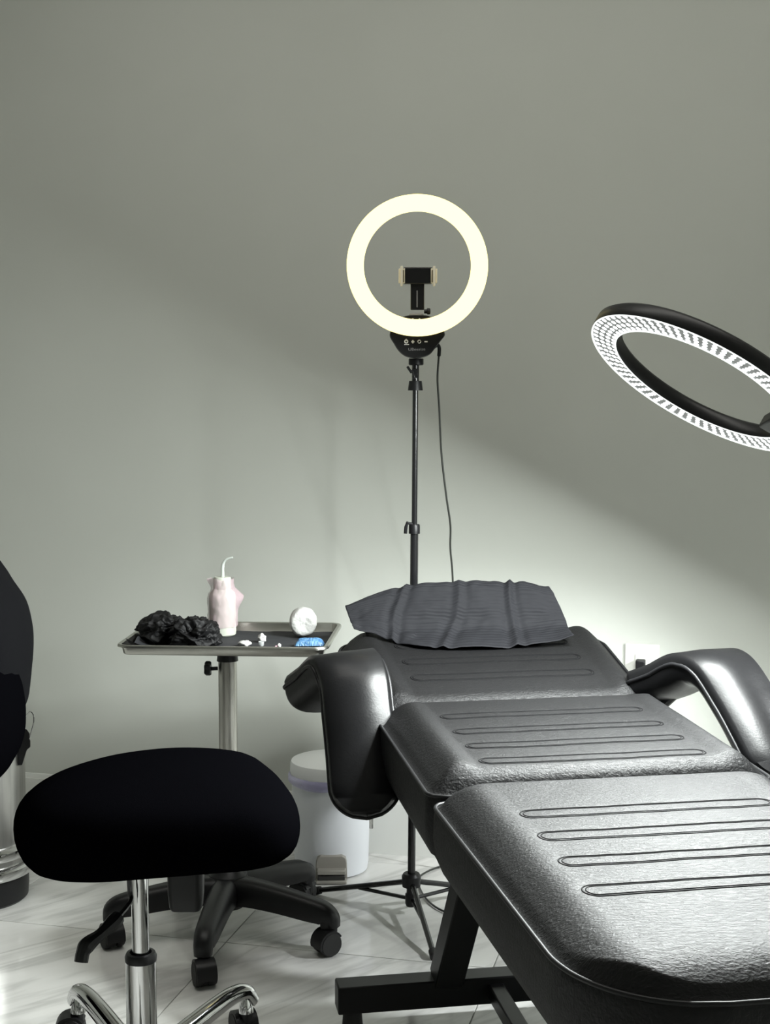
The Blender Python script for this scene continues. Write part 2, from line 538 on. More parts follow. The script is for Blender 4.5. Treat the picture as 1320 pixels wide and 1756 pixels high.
# armrests: bent padded rolls
def armrest(label, ctrl, width_dir, hwid, thick):
    path = smooth_path(ctrl, 22)
    n = len(path)
    loops = []
    wd = [Vector(width_dir).normalized()] * n
    tops, e1, e2 = [], [], []
    L_tot = sum((path[i + 1] - path[i]).length for i in range(n - 1)); acc = 0
    for i, p in enumerate(path):
        if i: acc += (path[i] - path[i - 1]).length
        t = (path[min(i + 1, n - 1)] - path[max(i - 1, 0)]).normalized()
        s = wd[i] - t * wd[i].dot(t); s.normalize()
        u = s.cross(t).normalized()
        d0, d1 = acc, L_tot - acc
        rnd = .062
        k = math.sqrt(max(.0004, 1 - (1 - min(1, d1 / rnd)) ** 2)) * math.sqrt(max(.02, 1 - (1 - min(1, d0 / .03)) ** 2))
        kh = math.sqrt(max(.02, 1 - (1 - min(1, d1 / .05)) ** 2)) * math.sqrt(max(.05, 1 - (1 - min(1, d0 / .02)) ** 2))
        w_, h_ = hwid * k, thick * kh
        pr = []
        for j in range(17):                       # padded top, half superellipse
            a = math.pi * j / 16
            cx, sx = math.cos(a), math.sin(a)
            pr.append((w_ * math.copysign(abs(cx) ** .75, cx), h_ * abs(sx) ** .75))
        pr += [(-w_ * .99, -.012), (-w_ * .9, -.022), (0, -.026), (w_ * .9, -.022), (w_ * .99, -.012)]
        loops.append([p + s * x + u * y for x, y in pr])
        e1.append(p + s * (w_ * 1.005)); e2.append(p - s * (w_ * 1.005))
    o = obj('armrest', loft(loops), 'leather_arm', bed_root, smooth=60)
    o['label'] = label
    obj('piping', tube(e1 + e2[::-1], .004, 8, closed=True), 'piping', o, smooth=80)
    return o
arm_l = armrest('left armrest swung down beside the bed',
    [at_y(528, 1186, 2.82), at_y(560, 1163, 2.755), at_y(590, 1140, 2.69), at_y(607, 1168, 2.64), at_y(614, 1225, 2.60), at_y(622, 1300, 2.56), at_y(630, 1403, 2.50)],
    (1, .05, .12), .064, .050)
arm_r = armrest('right armrest beside the wall outlet',
    [at_y(1096, 1176, 2.81), at_y(1150, 1158, 2.755), at_y(1200, 1137, 2.70), at_y(1238, 1148, 2.65), at_y(1275, 1200, 2.595), at_y(1310, 1262, 2.54), at_y(1350, 1340, 2.48)],
    (1, .25, .05), .062, .045)
# metal pins and brackets of the armrests
obj('armrest_pin', cyl(at_y(637, 1400, 2.51), at_y(637, 1420, 2.51), .004), 'chrome', arm_l)
obj('armrest_bracket', tube([at_y(562, 1190, 2.76), bed(.36, -.22, .505), bed(.36, -.1, .50)], .012, 10), 'powder_black', bed_root)
obj('armrest_bracket', tube([at_y(1160, 1185, 2.76), bed(.38, .22, .505), bed(.36, .1, .50)], .012, 10), 'powder_black', bed_root)

# steel frame below
BF = (BW, BA, Vector((0, 0, 1)))
bl = at_z(580, 1742, .045)
sB = (bl - BO).dot(BA); oB = (bl - BO).dot(BW)
def bedbox(name, s0, s1, o0, o1, z0, z1, bevel=.003):
    return obj(name, box(bed((s0 + s1) / 2, (o0 + o1) / 2, (z0 + z1) / 2), (abs(o1 - o0), abs(s1 - s0), abs(z1 - z0)), frame=BF), 'powder_black', bed_root, smooth=30, bevel=bevel)
bedbox('floor_beam', sB, sB + .05, oB, -oB + .02, .045, .097)
for of in (oB + .03, -oB - .01):
    obj('levelling_foot', lathe([(.020, 0), (.020, .008), (.017, .045)], bed(sB + .025, of, 0), n=16), 'rubber', bed_root)
bedbox('floor_beam', -.80, -.75, oB + .06, -oB - .04, .045, .097)
for of in (oB + .09, -oB - .07):
    obj('levelling_foot', lathe([(.020, 0), (.020, .008), (.017, .045)], bed(-.775, of, 0), n=16), 'rubber', bed_root)
def strut(name, a, b, sx, sy):
    a, b = Vector(a), Vector(b); ez = (b - a).normalized(); ex = (BW - ez * BW.dot(ez)).normalized(); ey = ez.cross(ex)
    return obj(name, box((a + b) / 2, (sx, sy, (b - a).length), frame=(ex, ey, ez)), 'powder_black', bed_root, smooth=30, bevel=.003)
pb = at_z(774, 1690, .097)
oP = (pb - BO).dot(BW)
for sg in (1, -1):
    strut('post', bed(sB + .025, oP * sg, .09), bed(sB - .24, oP * sg + .012 * sg, .485), .055, .05)
bedbox('centre_rail', sB + .02, -.77, -.08, -.05, .055, .085)
bedbox('centre_rail', sB + .02, -.77, .05, .08, .055, .085)
bedbox('side_rail', -.17, .31, -.25, -.21, .445, .492)
bedbox('side_rail', -.17, .31, .21, .25, .445, .492)
bedbox('cross_rail', -.15, -.10, -.23, .23, .44, .487)
bedbox('cross_rail', .25, .30, -.23, .23, .44, .487)
strut('head_strut', bed(.27, -.18, .46), bed(.66, -.18, .538), .03, .03)
strut('head_strut', bed(.27, .18, .46), bed(.66, .18, .538), .03, .03)
strut('leg_strut', bed(-.14, -.18, .47), bed(-.66, -.18, .462), .03, .03)
strut('leg_strut', bed(-.14, .18, .47), bed(-.66, .18, .462), .03, .03)

# ---------------- pillow and ribbed paper bib on the head section
def catmull(p0, p1, p2, p3, t):
    return .5 * ((2 * p1) + (p2 - p0) * t + (2 * p0 - 5 * p1 + 4 * p2 - p3) * t * t + (-p0 + 3 * p1 - 3 * p2 + p3) * t ** 3)
def surf(C, a, b):
    def row(r, t):
        n = len(r) - 1; x = min(t * n, n - 1e-6); i = int(x); f = x - i
        g = lambda k: r[k] if 0 <= k <= n else (r[0] * 2 - r[1] if k < 0 else r[n] * 2 - r[n - 1])
        return catmull(g(i - 1), g(i), g(i + 1), g(i + 2), f)
    return row([row(r, a) for r in C], b)
def on_head(px, py, lift):
    """point of the head cushion's panel plane seen at a pixel"""
    v = ray(px, py); o = Vector((0, 0, HC))
    p0 = bed(.329, 0, .606 + lift); n = BW.cross(bed(.775, 0, .678) - bed(.329, 0, .606)).normalized()
    return o + v * ((p0 - o).dot(n) / v.dot(n))
rows = [([(607, 1080), (655, 1094), (722, 1108), (810, 1111), (905, 1107), (984, 1092)], None),
        ([(601, 1066), (660, 1073), (735, 1080), (816, 1080), (897, 1078), (972, 1073)], (3.000, 3.005, 3.015, 3.025, 3.035, 3.045)),
        ([(596, 1053), (664, 1042), (742, 1040), (822, 1038), (893, 1036), (962, 1046)], (3.015, 3.03, 3.04, 3.05, 3.06, 3.065)),
        ([(592, 1040), (672, 1010), (748, 1000), (826, 998), (888, 1000), (942, 1009)], (3.03, 3.055, 3.07, 3.08, 3.09, 3.09)),
        ([(606, 1046), (684, 1022), (752, 1014), (828, 1012), (882, 1014), (932, 1024)], (3.06, 3.085, 3.10, 3.115, 3.125, 3.125))]
CG = [[at_y(x, y, Y) for (x, y), Y in zip(pp, yy)] if yy else [on_head(x, y, .026 if x < 650 or x > 950 else .008) for x, y in pp] for pp, yy in rows]
def bibfn(a, b):
    p = surf(CG, a, b)
    crease = 0
    for ac, am in ((.25, .0035), (.50, .003), (.755, .004)):
        d = abs(a - ac - .010 * math.sin(b * 7 + ac * 9)); crease += am * math.exp(-d / .012) - am * 1.1 * math.exp(-((d - .03) / .018) ** 2)
    for bc, am in ((.30, .0022), (.66, .0025)):
        d = abs(b - bc - .012 * math.sin(a * 9 + bc * 5)); crease += am * math.exp(-d / .018)
    crease += .003 * max(0, 1 - abs(b - .12 - .25 * abs(a - .2)) / .05) * (a < .35)
    nz = noise.fractal(Vector((a * 7, b * 4, 1.3)), .9, 2, 3) * .0045
    return p + Vector((0, -.35 * (crease + nz), crease + nz + .002))
m = mat('ribbed_paper', (.0135, .0138, .016), .7, spec=.10)
tc = N(m, 'ShaderNodeTexCoord')
wv = N(m, 'ShaderNodeTexWave', Scale=1.0); wv.wave_type = 'BANDS'; wv.bands_direction = 'Y'
mp = N(m, 'ShaderNodeMapping'); mp.inputs['Scale'].default_value = (1, 9, 1)
L(m, tc, 'UV', mp, 'Vector'); L(m, mp, 'Vector', wv, 'Vector')
bp = N(m, 'ShaderNodeBump', Strength=.4, Distance=.0016); L(m, wv, 'Fac', bp, 'Height'); L(m, bp, 'Normal', bsdf(m), 'Normal')
M['ribbed'] = m
nu, nv = 130, 80
bib = obj('paper_bib', grid(bibfn, nu, nv), 'ribbed', smooth=180)
uvl = bib.data.uv_layers.new(name='UVMap')
for lp in bib.data.loops:
    vi = lp.vertex_index
    uvl.data[lp.index].uv = ((vi % (nu + 1)) / nu, (vi // (nu + 1)) / nv)
so = bib.modifiers.new('thickness', 'SOLIDIFY'); so.thickness = .0012
# the pillow that holds it up
def head_z(p):
    q = p - BO
    return .606 + .161 * (q.dot(BA) - .329)
na, nb_ = 30, 16
V, Fc = [], []
for lay in (1, 0):
    for j in range(nb_ + 1):
        for i in range(na + 1):
            a, b = .09 + .82 * i / na, .22 + .70 * j / nb_
            p = surf(CG, a, b)
            edge = min(i, na - i, (j) * 1.5, (nb_ - j) * 1.5) / 4
            e = math.sqrt(max(0., 1 - (1 - min(1, edge)) ** 2))
            zb = min(head_z(p) + .010, p.z - .016)
            zt = zb + .003 + max(0., p.z - .013 - zb) * (.3 + .7 * e)
            V.append(Vector((p.x, p.y + .006, zt if lay else zb)))
m_ = (na + 1) * (nb_ + 1)
for j in range(nb_):
    for i in range(na):
        q = j * (na + 1) + i
        Fc.append([q, q + 1, q + na + 2, q + na + 1]); Fc.append([m_ + q + na + 1, m_ + q + na + 2, m_ + q + 1, m_ + q])
rg = [i for i in range(na + 1)] + [(na + 1) * j + na for j in range(1, nb_ + 1)] + [(na + 1) * nb_ + i for i in range(na - 1, -1, -1)] + [(na + 1) * j for j in range(nb_ - 1, 0, -1)]
for k in range(len(rg)):
    a, b = rg[k], rg[(k + 1) % len(rg)]
    Fc.append([b, a, m_ + a, m_ + b])
tag(obj('head_pillow', (V, Fc), 'leather', smooth=60), 'small black head pillow under the grey paper bib', 'pillow')
tag(bib, 'creased dark grey ribbed paper bib draped over the head of the bed', 'paper bib')

# ================================================================== SMALL RING LIGHT ON TRIPOD
SX, SY = .060, 3.155
rl = thing('ring_light', 'lit warm white ring light on a black tripod behind the bed', 'ring light', (SX, SY, 0))
rc = at_y(715.5, 455, SY - .03)
RO, RI = .1535, .1165
rm, rt_ = (RO + RI) / 2, (RO - RI) / 2
ex, ey, ez = Vector((1, 0, 0)), Vector((0, .04, 1)).normalized(), Vector((0, -1, .04)).normalized()   # ring plane, ez towards the viewer
ringpath = [rc + ex * (rm * math.cos(2 * math.pi * i / 96)) + ey * (rm * math.sin(2 * math.pi * i / 96)) for i in range(96)]
def ring_sweep(prof):
    loops = []
    for i in range(96):
        a = 2 * math.pi * i / 96
        rad = ex * math.cos(a) + ey * math.sin(a)
        loops.append([rc + rad * (rm + x) + ez * y for x, y in prof])
    return loft(loops, closed=True)
dprof = [(rt_ * math.cos(math.pi * k / 12), .016 * math.sin(math.pi * k / 12)) for k in range(13)] + [(-rt_, -.004), (rt_, -.004)]
obj('diffuser', ring_sweep(dprof), 'ring_glow', rl, smooth=70)
obj('housing', ring_sweep([(rt_ - .001, -.004), (-rt_ + .001, -.004), (-rt_ + .003, -.016), (-rt_ * .5, -.022), (rt_ * .5, -.022), (rt_ - .003, -.016)]), 'white_plastic', rl)
# control box: shield shaped
cb = [(668, 574), (676, 590), (683, 601), (692, 609), (702, 613), (716, 614), (728, 612), (738, 607), (747, 596), (756, 584), (763, 573), (755, 556), (745, 546), (732, 541), (714, 540), (698, 541), (686, 546), (676, 556)]
yF = SY - .036
cbo = [at_y(x, y, yF) for x, y in smooth_path([(x, y, 0) for x, y in cb], 4, True) for x, y in [(x, y)]] if False else [at_y(q.x, q.y, yF) for q in smooth_path([(x, y, 0) for x, y in cb], 4, True)]
cen = sum(cbo, Vector()) / len(cbo)
ctl = obj('control_box', loft([[cen + (p - cen) * k + Vector((0, d, 0)) for p in cbo] for k, d in ((.96, 0), (.995, .003), (1, .008), (1, .03), (.95, .036))]), 'black_plastic', rl, smooth=40)
def flat(name, polys, m, parent, Y):
    """flat print just in front of a surface: polygons in photo pixels"""
    V, Fc = [], []
    for poly in polys:
        n = len(V); V += [at_y(x, y, Y) for x, y in poly]; Fc.append(list(range(n, n + len(poly))))
    return obj(name, (V, Fc), m, parent, smooth=0)
def annulus(cx, cy, ro, ri, a0=0, a1=360, k=20):
    out = []
    for i in range(k):
        p, q = R(a0 + (a1 - a0) * i / k), R(a0 + (a1 - a0) * (i + 1) / k)
        out.append([(cx + ri * math.cos(p), cy + ri * math.sin(p)), (cx + ro * math.cos(p), cy + ro * math.sin(p)), (cx + ro * math.cos(q), cy + ro * math.sin(q)), (cx + ri * math.cos(q), cy + ri * math.sin(q))])
    return out
yP = yF - .0006
flat('power_symbol', annulus(696.4, 585.6, 3.6, 1.7) + [[(695.4, 581), (697.4, 581), (697.4, 585), (695.4, 585)], [(693, 590.2), (701.2, 590.2), (701.2, 591.4), (693, 591.4)]], 'print_white', ctl, yP)
flat('plus_symbol', [[(705, 584.8), (710.4, 584.8), (710.4, 587.2), (705, 587.2)], [(706.5, 583.2), (708.9, 583.2), (708.9, 588.8), (706.5, 588.8)]], 'print_white', ctl, yP)
flat('cycle_symbol', annulus(718.8, 585.8, 3.2, 1.9, -30, 130) + annulus(718.8, 585.8, 3.2, 1.9, 150, 310), 'print_white', ctl, yP)
flat('minus_symbol', [[(727.6, 584.9), (733, 584.9), (733, 587), (727.6, 587)]], 'print_white', ctl, yP)
fc = bpy.data.curves.new('lettering', 'FONT'); fc.body = 'UBeesize'; fc.size = .0072; fc.align_x = 'CENTER'; fc.align_y = 'CENTER'
fo = bpy.data.objects.new('lettering_curve', fc); COL.objects.link(fo)
bpy.context.view_layer.update()
me = bpy.data.meshes.new_from_object(fo.evaluated_get(bpy.context.evaluated_depsgraph_get()))
bpy.data.objects.remove(fo, do_unlink=True)
wmax = max(abs(v.co.x) for v in me.vertices)
lp = at_y(714.5, 599, yP)
vv = [lp + Vector((v.co.x * .0185 / wmax, 0, v.co.y * 1.15 + v.co.x * .03)) for v in me.vertices]
obj('lettering', (vv, [list(p.vertices) for p in me.polygons]), 'print_grey', ctl, smooth=0)
flat('charge_port_mark', [[(706.5, 546), (709, 546), (709, 549), (718, 549), (718, 546), (720.5, 546), (720.5, 551), (706.5, 551)]], 'print_white', ctl, yF - .0005)
# phone holder in the ring
yH = SY - .02
ph = obj('phone_holder', join(box(at_y(716, 473, yH), (.062, .020, .036)), box(at_y(715.5, 508, yH + .004), (.030, .016, .060))), 'gloss_black', rl, bevel=.002)
for s, x in ((-1, 688.5), (1, 744)):
    j = obj('grip_jaw', join(box(at_y(x, 473.5, yH - .008), (.005, .026, .042)), box(at_y(x - s * 3, 473.5, yH - .006), (.0065, .018, .032)), box(at_y(x + s * 3.6, 473.5, yH + .004), (.004, .03, .030))), 'gold', ph, bevel=.0008)
    obj('grip_pad', box(at_y(x - s * 2.5, 473.5, yH - .0165), (.0045, .002, .026)), 'grip_pad', j)
obj('slot', box(at_y(715, 512.5, yH - .0045), (.0022, .001, .036)), 'print_grey', ph)
obj('hinge_knob', lathe([(.0045, 0), (.005, .006), (.007, .007), (.0066, .013), (.004, .014)], at_y(727, 534, yH), (1, 0, 0), 14), 'black_plastic', ph)
obj('mount_disc', lathe([(.016, 0), (.016, .003), (.012, .006)], at_y(713.5, 541, yH), n=24), 'print_grey', ph)
# tilt joint and pole
def zp(y): return at_y(709, y, SY).z
def pxx(y): return SX + (at_y(712.5 - (y - 620) * .0075, y, SY).x - SX)
def pp(y): return Vector((pxx(y), SY, zp(y)))
obj('tilt_collar', lathe([(.0145, 0), (.0165, .002), (.0165, .013), (.0155, .015)], Vector((pxx(620) + .001, SY, zp(626.5))), n=24), 'black_plastic', rl)
obj('tilt_joint', join(cyl(pp(656), pp(626), .0078), box(pp(640) + Vector((-.002, -.006, 0)), (.012, .012, .020))), 'gloss_black', rl, bevel=.001)
obj('wing_knob', join(box(at_y(702, 634, SY - .018), (.006, .006, .018), frame=(Vector((.8, 0, .5)), Vector((0, 1, 0)), Vector((-.55, 0, .8)))), box(at_y(709, 643, SY - .018), (.006, .006, .022), frame=(Vector((.93, 0, -.3)), Vector((0, 1, 0)), Vector((-.3, 0, .93))))), 'gloss_black', rl, bevel=.0015)
obj('pole_clamp', lathe([(.0165, 0), (.016, .006), (.014, .021)], pp(669.5), n=20), 'black_plastic', rl)
obj('upper_pole', cyl(pp(912), pp(660), .0062), 'gloss_black', rl)
ck = obj('lever_clamp', lathe([(.0125, 0), (.0125, .018), (.011, .021)], pp(915), n=20), 'black_plastic', rl)
obj('lever', tube([pp(900) + Vector((-.006, -.006, .002)), pp(899) + Vector((-.016, -.010, .004)), pp(903) + Vector((-.019, -.011, 0)), pp(914) + Vector((-.020, -.010, 0))], .004, 8), 'black_plastic', ck)
hubz = .075
obj('lower_pole', cyl(Vector((SX, SY, .045)), pp(905), .0088), 'gloss_black', rl)
obj('hub', lathe([(.012, .022), (.014, .028), (.014, .05), (.011, .052), (.011, .066), (.021, .068), (.022, .092), (.018, .098)], (SX, SY, 0), n=20), 'black_plastic', rl)
for k, (fx, fy) in enumerate(((.103, 2.900), (-.165, 3.285), (.262, 3.292))):
    d = Vector((fx - SX, fy - SY, 0)); a = Vector((SX, SY, .075)) + d.normalized() * .018; b = Vector((fx, fy, .010))
    lg = obj('leg', cyl(a, b, .0062, n=10), 'gloss_black', rl)
    obj('brace', cyl(Vector((SX, SY, .038)) + d.normalized() * .012, a.lerp(b, .5) - Vector((0, 0, .004)), .0045, n=8), 'gloss_black', lg)
    obj('rubber_foot', cyl(a.lerp(b, .94), Vector((fx, fy, .0078)) + d.normalized() * .006, .0092, .0098, n=12), 'rubber', lg)
# power cord
cp = [at_y(742, 596, SY - .02), at_y(750, 592, SY - .02), at_y(753, 597, SY - .018), at_y(752.5, 610, SY - .01)]
plg = obj('power_plug', tube(smooth_path(cp, 5), .0042, 8), 'black_plastic', rl)
cc = [at_y(752.5, 608, SY - .01), at_y(750, 650, SY), at_y(753, 700, SY + .03), at_y(757, 780, SY + .06), at_y(765, 850, SY + .08), at_y(772, 900, SY + .1), at_y(772, 940, SY + .12), at_y(776, 990, SY + .14), at_y(778, 1100, SY + .18), at_y(775, 1300, SY + .22),
      at_z(790, 1478, .03), at_z(768, 1482, .004), at_z(738, 1492, .004), at_z(718, 1506, .004), at_z(722, 1528, .004), at_z(742, 1552, .004), at_z(775, 1567, .004), at_z(830, 1572, .004), at_z(900, 1560, .004)]
obj('power_cord', tube(smooth_path(cc, 8), .0024, 6), 'cable', rl, smooth=80)

# ================================================================== LARGE LED RING OVER THE BED
LC = at_y(1201.1, 661.2, 2.435)
LN = Vector((-.508, -.220, -.833)).normalized()         # the lit face looks down and towards the viewer
LA = LN.orthogonal().normalized(); LB = LN.cross(LA)
LRO, LRI = .211, .161
big = thing('led_ring_lamp', 'large black ring lamp with rows of bright LED beads above the bed', 'ring lamp', (1.10, 2.62, 0))
def lring(prof, n=128):
    return loft([[LC + (LA * math.cos(2 * math.pi * i / n) + LB * math.sin(2 * math.pi * i / n)) * r + LN * h for r, h in prof] for i in range(n)], closed=True)
obj('housing', lring([(LRI + .001, 0), (LRI, -.001), (LRI, -.021), (LRI + .006, -.027), (LRO - .006, -.027), (LRO, -.021), (LRO, -.001), (LRO - .001, 0), (LRO - .0025, 0), (LRO - .003, -.003), (LRI + .003, -.003), (LRI + .0025, 0)]), 'black_plastic', big, smooth=50)
obj('led_board', lring([(LRI + .003, -.0028), (LRO - .003, -.0028), (LRO - .003, -.0015), (LRI + .003, -.0015)]), 'led_base', big, smooth=30)
obj('lens_lip', join(lring([(LRO - .0035, -.001), (LRO - .001, -.001), (LRO - .0012, .0015), (LRO - .0032, .0015)]), lring([(LRI + .001, -.001), (LRI + .0032, -.001), (LRI + .0030, .0015), (LRI + .0012, .0015)])), 'lip_glow', big, smooth=40)
beads = []
for r_ in (.1675, .179, .1905, .202):
    nb = 72
    for i in range(nb):
        a = 2 * math.pi * (i + .5) / nb
        c = LC + (LA * math.cos(a) + LB * math.sin(a)) * r_
        beads.append(([c + (LA * math.cos(k * math.pi / 3) + LB * math.sin(k * math.pi / 3)) * .0046 - LN * .0010 for k in range(6)], [list(range(6))]))
tag(obj('led_bead_rows', join(*beads), 'led', big, smooth=0), kind='stuff')
for i in range(24):                                     # the light the beads give, all round the lit face
    a = 2 * math.pi * (i + .5) / 24
    ld = bpy.data.lights.new('led_light', 'AREA'); ld.shape = 'DISK'; ld.size = .048; ld.energy = LED_POWER / 24; ld.color = (.95, 1.0, .98)
    lo = bpy.data.objects.new('led_light', ld)
    lo.rotation_mode = 'QUATERNION'; lo.rotation_quaternion = LN.to_track_quat('-Z', 'Y')
    lo.location = LC + (LA * math.cos(a) + LB * math.sin(a)) * ((LRO + LRI) / 2) + LN * .0005
    link(lo, big)
# bracket inside the ring, ball joint, boom and tripod to the right
def on_ring(px, py):
    v = ray(px, py); o = Vector((0, 0, HC)); return o + v * ((LC - o).dot(LN) / v.dot(LN))
bk = (on_ring(1310, 726) - LC).normalized()
bt = LN.cross(bk)
obj('ring_bracket', box(LC + bk * (LRI - .016) - LN * .016, (.036, .085, .026), frame=(bk, bt, LN)), 'black_plastic', big, bevel=.004)
bo = LC + bk * (LRO + .002) - LN * .016
tp = Vector((1.10, 2.62, 1.16))
obj('ball_joint', join(box(LC + bk * (LRO + .006) - LN * .016, (.03, .05, .026), frame=(bk, bt, LN)), lathe([(.006, -.014), (.013, -.008), (.015, 0), (.013, .008), (.006, .014)], bo + bk * .03, bk, 16)), 'black_plastic', big, bevel=.003)
obj('boom', cyl(bo + bk * .03, tp, .010), 'gloss_black', big)
obj('stand_pole', cyl((1.10, 2.62, .05), (1.10, 2.62, 1.18), .013), 'gloss_black', big)
obj('clamp', lathe([(.022, 0), (.022, .05), (.016, .055)], (1.10, 2.62, 1.13), n=18), 'black_plastic', big)
for k in range(3):
    a = R(30 + 120 * k)
    lg = obj('leg', cyl((1.10, 2.62, .30), Vector((1.10 + .30 * math.cos(a), 2.62 + .30 * math.sin(a), .012)), .009, n=10), 'gloss_black', big)
    e_ = Vector((1.10 + .30 * math.cos(a), 2.62 + .30 * math.sin(a), 0))
    obj('rubber_foot', lathe([(.013, 0), (.013, .02), (.010, .03)], e_, n=12), 'rubber', lg)

# ================================================================== ADDED SHADED FLOOR LAMP RIGHT OF THE BED, OUT OF VIEW
FLx, FLy = 1.30, 2.36
fl = thing('added_floor_lamp', 'black gooseneck floor lamp added to the right of the bed, outside the picture', 'floor lamp', (FLx, FLy, 0))
hd_ = Vector((1.25, 2.55, 1.0)); aim = (Vector((.05, 3.25, .05)) - hd_).normalized()
obj('base', lathe([(.11, 0), (.11, .012), (.10, .018), (.012, .022)], (FLx, FLy, 0), n=36), 'powder_black', fl)
obj('stem', tube(smooth_path([(FLx, FLy, .02), (FLx, FLy, .5), (FLx, FLy, .95), (FLx + .005, FLy + .03, 1.08), hd_ - aim * .10 + Vector((0, 0, .05)), hd_ - aim * .055], 6), .007, 10), 'powder_black', fl)
obj('shade', lathe([(.016, -.06), (.020, -.05), (.034, .0), (.040, .045), (.0385, .045), (.032, .0), (.018, -.046), (.010, -.05)], hd_, aim, 28), 'powder_black', fl, smooth=40)
obj('bulb', lathe([(.010, -.035), (.018, -.02), (.020, -.008), (.010, -.003)], hd_, aim, 20), 'added_lamp_glow', fl)
ld = bpy.data.lights.new('added_lamp_light', 'SPOT'); ld.energy = LAMP_POWER; ld.color = (.96, 1.0, 1.0); ld.spot_size = R(62); ld.spot_blend = .6; ld.shadow_soft_size = .03  # added spot: brings light from the right onto floor and bin
lo = bpy.data.objects.new('added_lamp_light', ld); lo.rotation_mode = 'QUATERNION'; lo.rotation_quaternion = aim.to_track_quat('-Z', 'Y'); lo.location = hd_ + aim * .05
link(lo, fl)

# ================================================================== TRAY STAND
TX, TY = -.343, 3.06
TR = R(-4)
ts = thing('tray_stand', 'stainless instrument tray on a steel post with a black five-castor base', 'tray stand', (TX, TY, 0))
tex, tey = Vector((math.cos(TR), math.sin(TR), 0)), Vector((-math.sin(TR), math.cos(TR), 0))
TZ = at_y(388, 1109, TY - .155).z                     # rim height
tcx = at_y(387, 1109, TY - .155).x + .155 * math.sin(R(4)) * 0
def tpt(x, y, z): return Vector((tcx, TY, 0)) + tex * x + tey * y + Vector((0, 0, TZ + z))
THX, THY = .222, .158
def trayloop(off, z, rad): return [tpt(x, y, z) for x, y in rrect(THX + off, THY + off, max(.004, rad + off), 6)]
tray = obj('tray', loft([trayloop(-.024, -.0205, .028), trayloop(-.016, -.0205, .028), trayloop(-.0135, -.0185, .028), trayloop(-.010, -.002, .028), trayloop(-.009, 0, .028), trayloop(-.002, .001, .028), trayloop(0, -.0015, .028), trayloop(0, -.005, .028), trayloop(-.004, -.0055, .028), trayloop(-.0085, -.004, .028), trayloop(-.0122, -.0195, .028), trayloop(-.0155, -.0218, .028), trayloop(-.024, -.022, .028)]), 'tray_steel', ts, smooth=50)
zc = TZ - .022
obj('post', lathe([(.0205, .10), (.0205, zc - .035)], (TX, TY, 0), n=28), 'steel', ts)
obj('collar', lathe([(.0235, 0), (.0225, .008), (.0195, .036)], (TX, TY, zc - .037), n=28), 'black_plastic', ts)
kn = Vector((TX - .020, TY - .012, zc - .052))
obj('clamp_knob', join(cyl(kn, kn + Vector((-.016, -.003, 0)), .0042, n=10),
    loft([[kn + Vector((-.014 - dx, -.003, 0)) + Vector((0, math.cos(2 * math.pi * i / 30), math.sin(2 * math.pi * i / 30))) * (rr * (1 + .16 * math.cos(5 * 2 * math.pi * i / 30))) for i in range(30)] for dx, rr in ((0, .012), (.003, .0145), (.011, .0145), (.014, .012))])), 'black_plastic', ts)
obj('locking_screw', join(cyl(tpt(.045, -.02, -.026), tpt(.045, -.02, -.0215), .004), box(tpt(.043, -.02, -.030), (.013, .008, .008))), 'black_plastic', ts, bevel=.001)
# five-arm base with castors
BC0 = Vector((TX - .002, TY - .012, 0))
obj('base_hub', lathe([(.034, .062), (.042, .07), (.046, .11), (.042, .135), (.030, .144), (.0235, .155)], (BC0.x, BC0.y, 0), n=28), 'black_plastic', ts)
BC = Vector((TX - .003, TY - .022, 0))
def caster(root, name, pos, yaw, R_w=.025, stem=.012, chrome=False, top=.066):
    """twin-wheel castor whose stem stands at pos"""
    f = Vector((math.cos(yaw), math.sin(yaw), 0)); s = Vector((-f.y, f.x, 0))
    ax = pos + f * .014 + Vector((0, 0, R_w))
    hood = []
    for i in range(13):
        a = R(-15 + 165 * i / 12)
        hood.append((math.cos(a) * (R_w + .003), math.sin(a) * (R_w + .004)))
    hood2 = [(x * .80, y * .80) for x, y in hood[::-1]]
    poly = hood + hood2
    hd = loft([[ax + f * x + Vector((0, 0, y)) + s * k for x, y in poly] for k in (-.0205, .0205)])
    c = obj(name, join(hd, cyl(Vector((pos.x, pos.y, R_w)), Vector((pos.x, pos.y, top - .008)), .011), box(ax - f * .004, (.036, .008, .04), frame=(f, s, Vector((0, 0, 1))))), 'black_plastic', root, smooth=40)
    for k in (-.0135, .0135):
        obj('wheel', lathe([(R_w * .55, -.0085), (R_w * .92, -.0085), (R_w, -.005), (R_w, .005), (R_w * .92, .0085), (R_w * .55, .0085)], ax + s * k, s, 24), 'rubber', c)
    if chrome:
        obj('chrome_cap', lathe([(.014, 0), (.0125, .012), (.007, .026)], Vector((pos.x, pos.y, R_w * 2 + .006)), n=20), 'chrome', c)
    return c
for k, yaw in zip(range(5), (R(-70), R(215), R(150), R(20), R(-60))):
    a = R(-95 + 72 * k)
    d = Vector((math.cos(a), math.sin(a), 0))
    path = [BC + d * r_ + Vector((0, 0, z)) for r_, z in ((.01, .108), (.06, .110), (.13, .104), (.20, .094), (.234, .088), (.251, .076), (.254, .056))]
    path = smooth_path(path, 4)
    sc = [1.55 - .65 * (i / (len(path) - 1)) for i in range(len(path))]
    pr = [(-.017, -.022), (.017, -.022), (.020, -.010), (.018, .008), (.010, .016), (-.010, .016), (-.018, .008), (-.020, -.010)]
    am = obj('base_arm', sweep(path, pr, scale=sc), 'black_plastic', ts, smooth=50)
    caster(am, 'castor', BC + d * .254, yaw, .0255, top=.062)

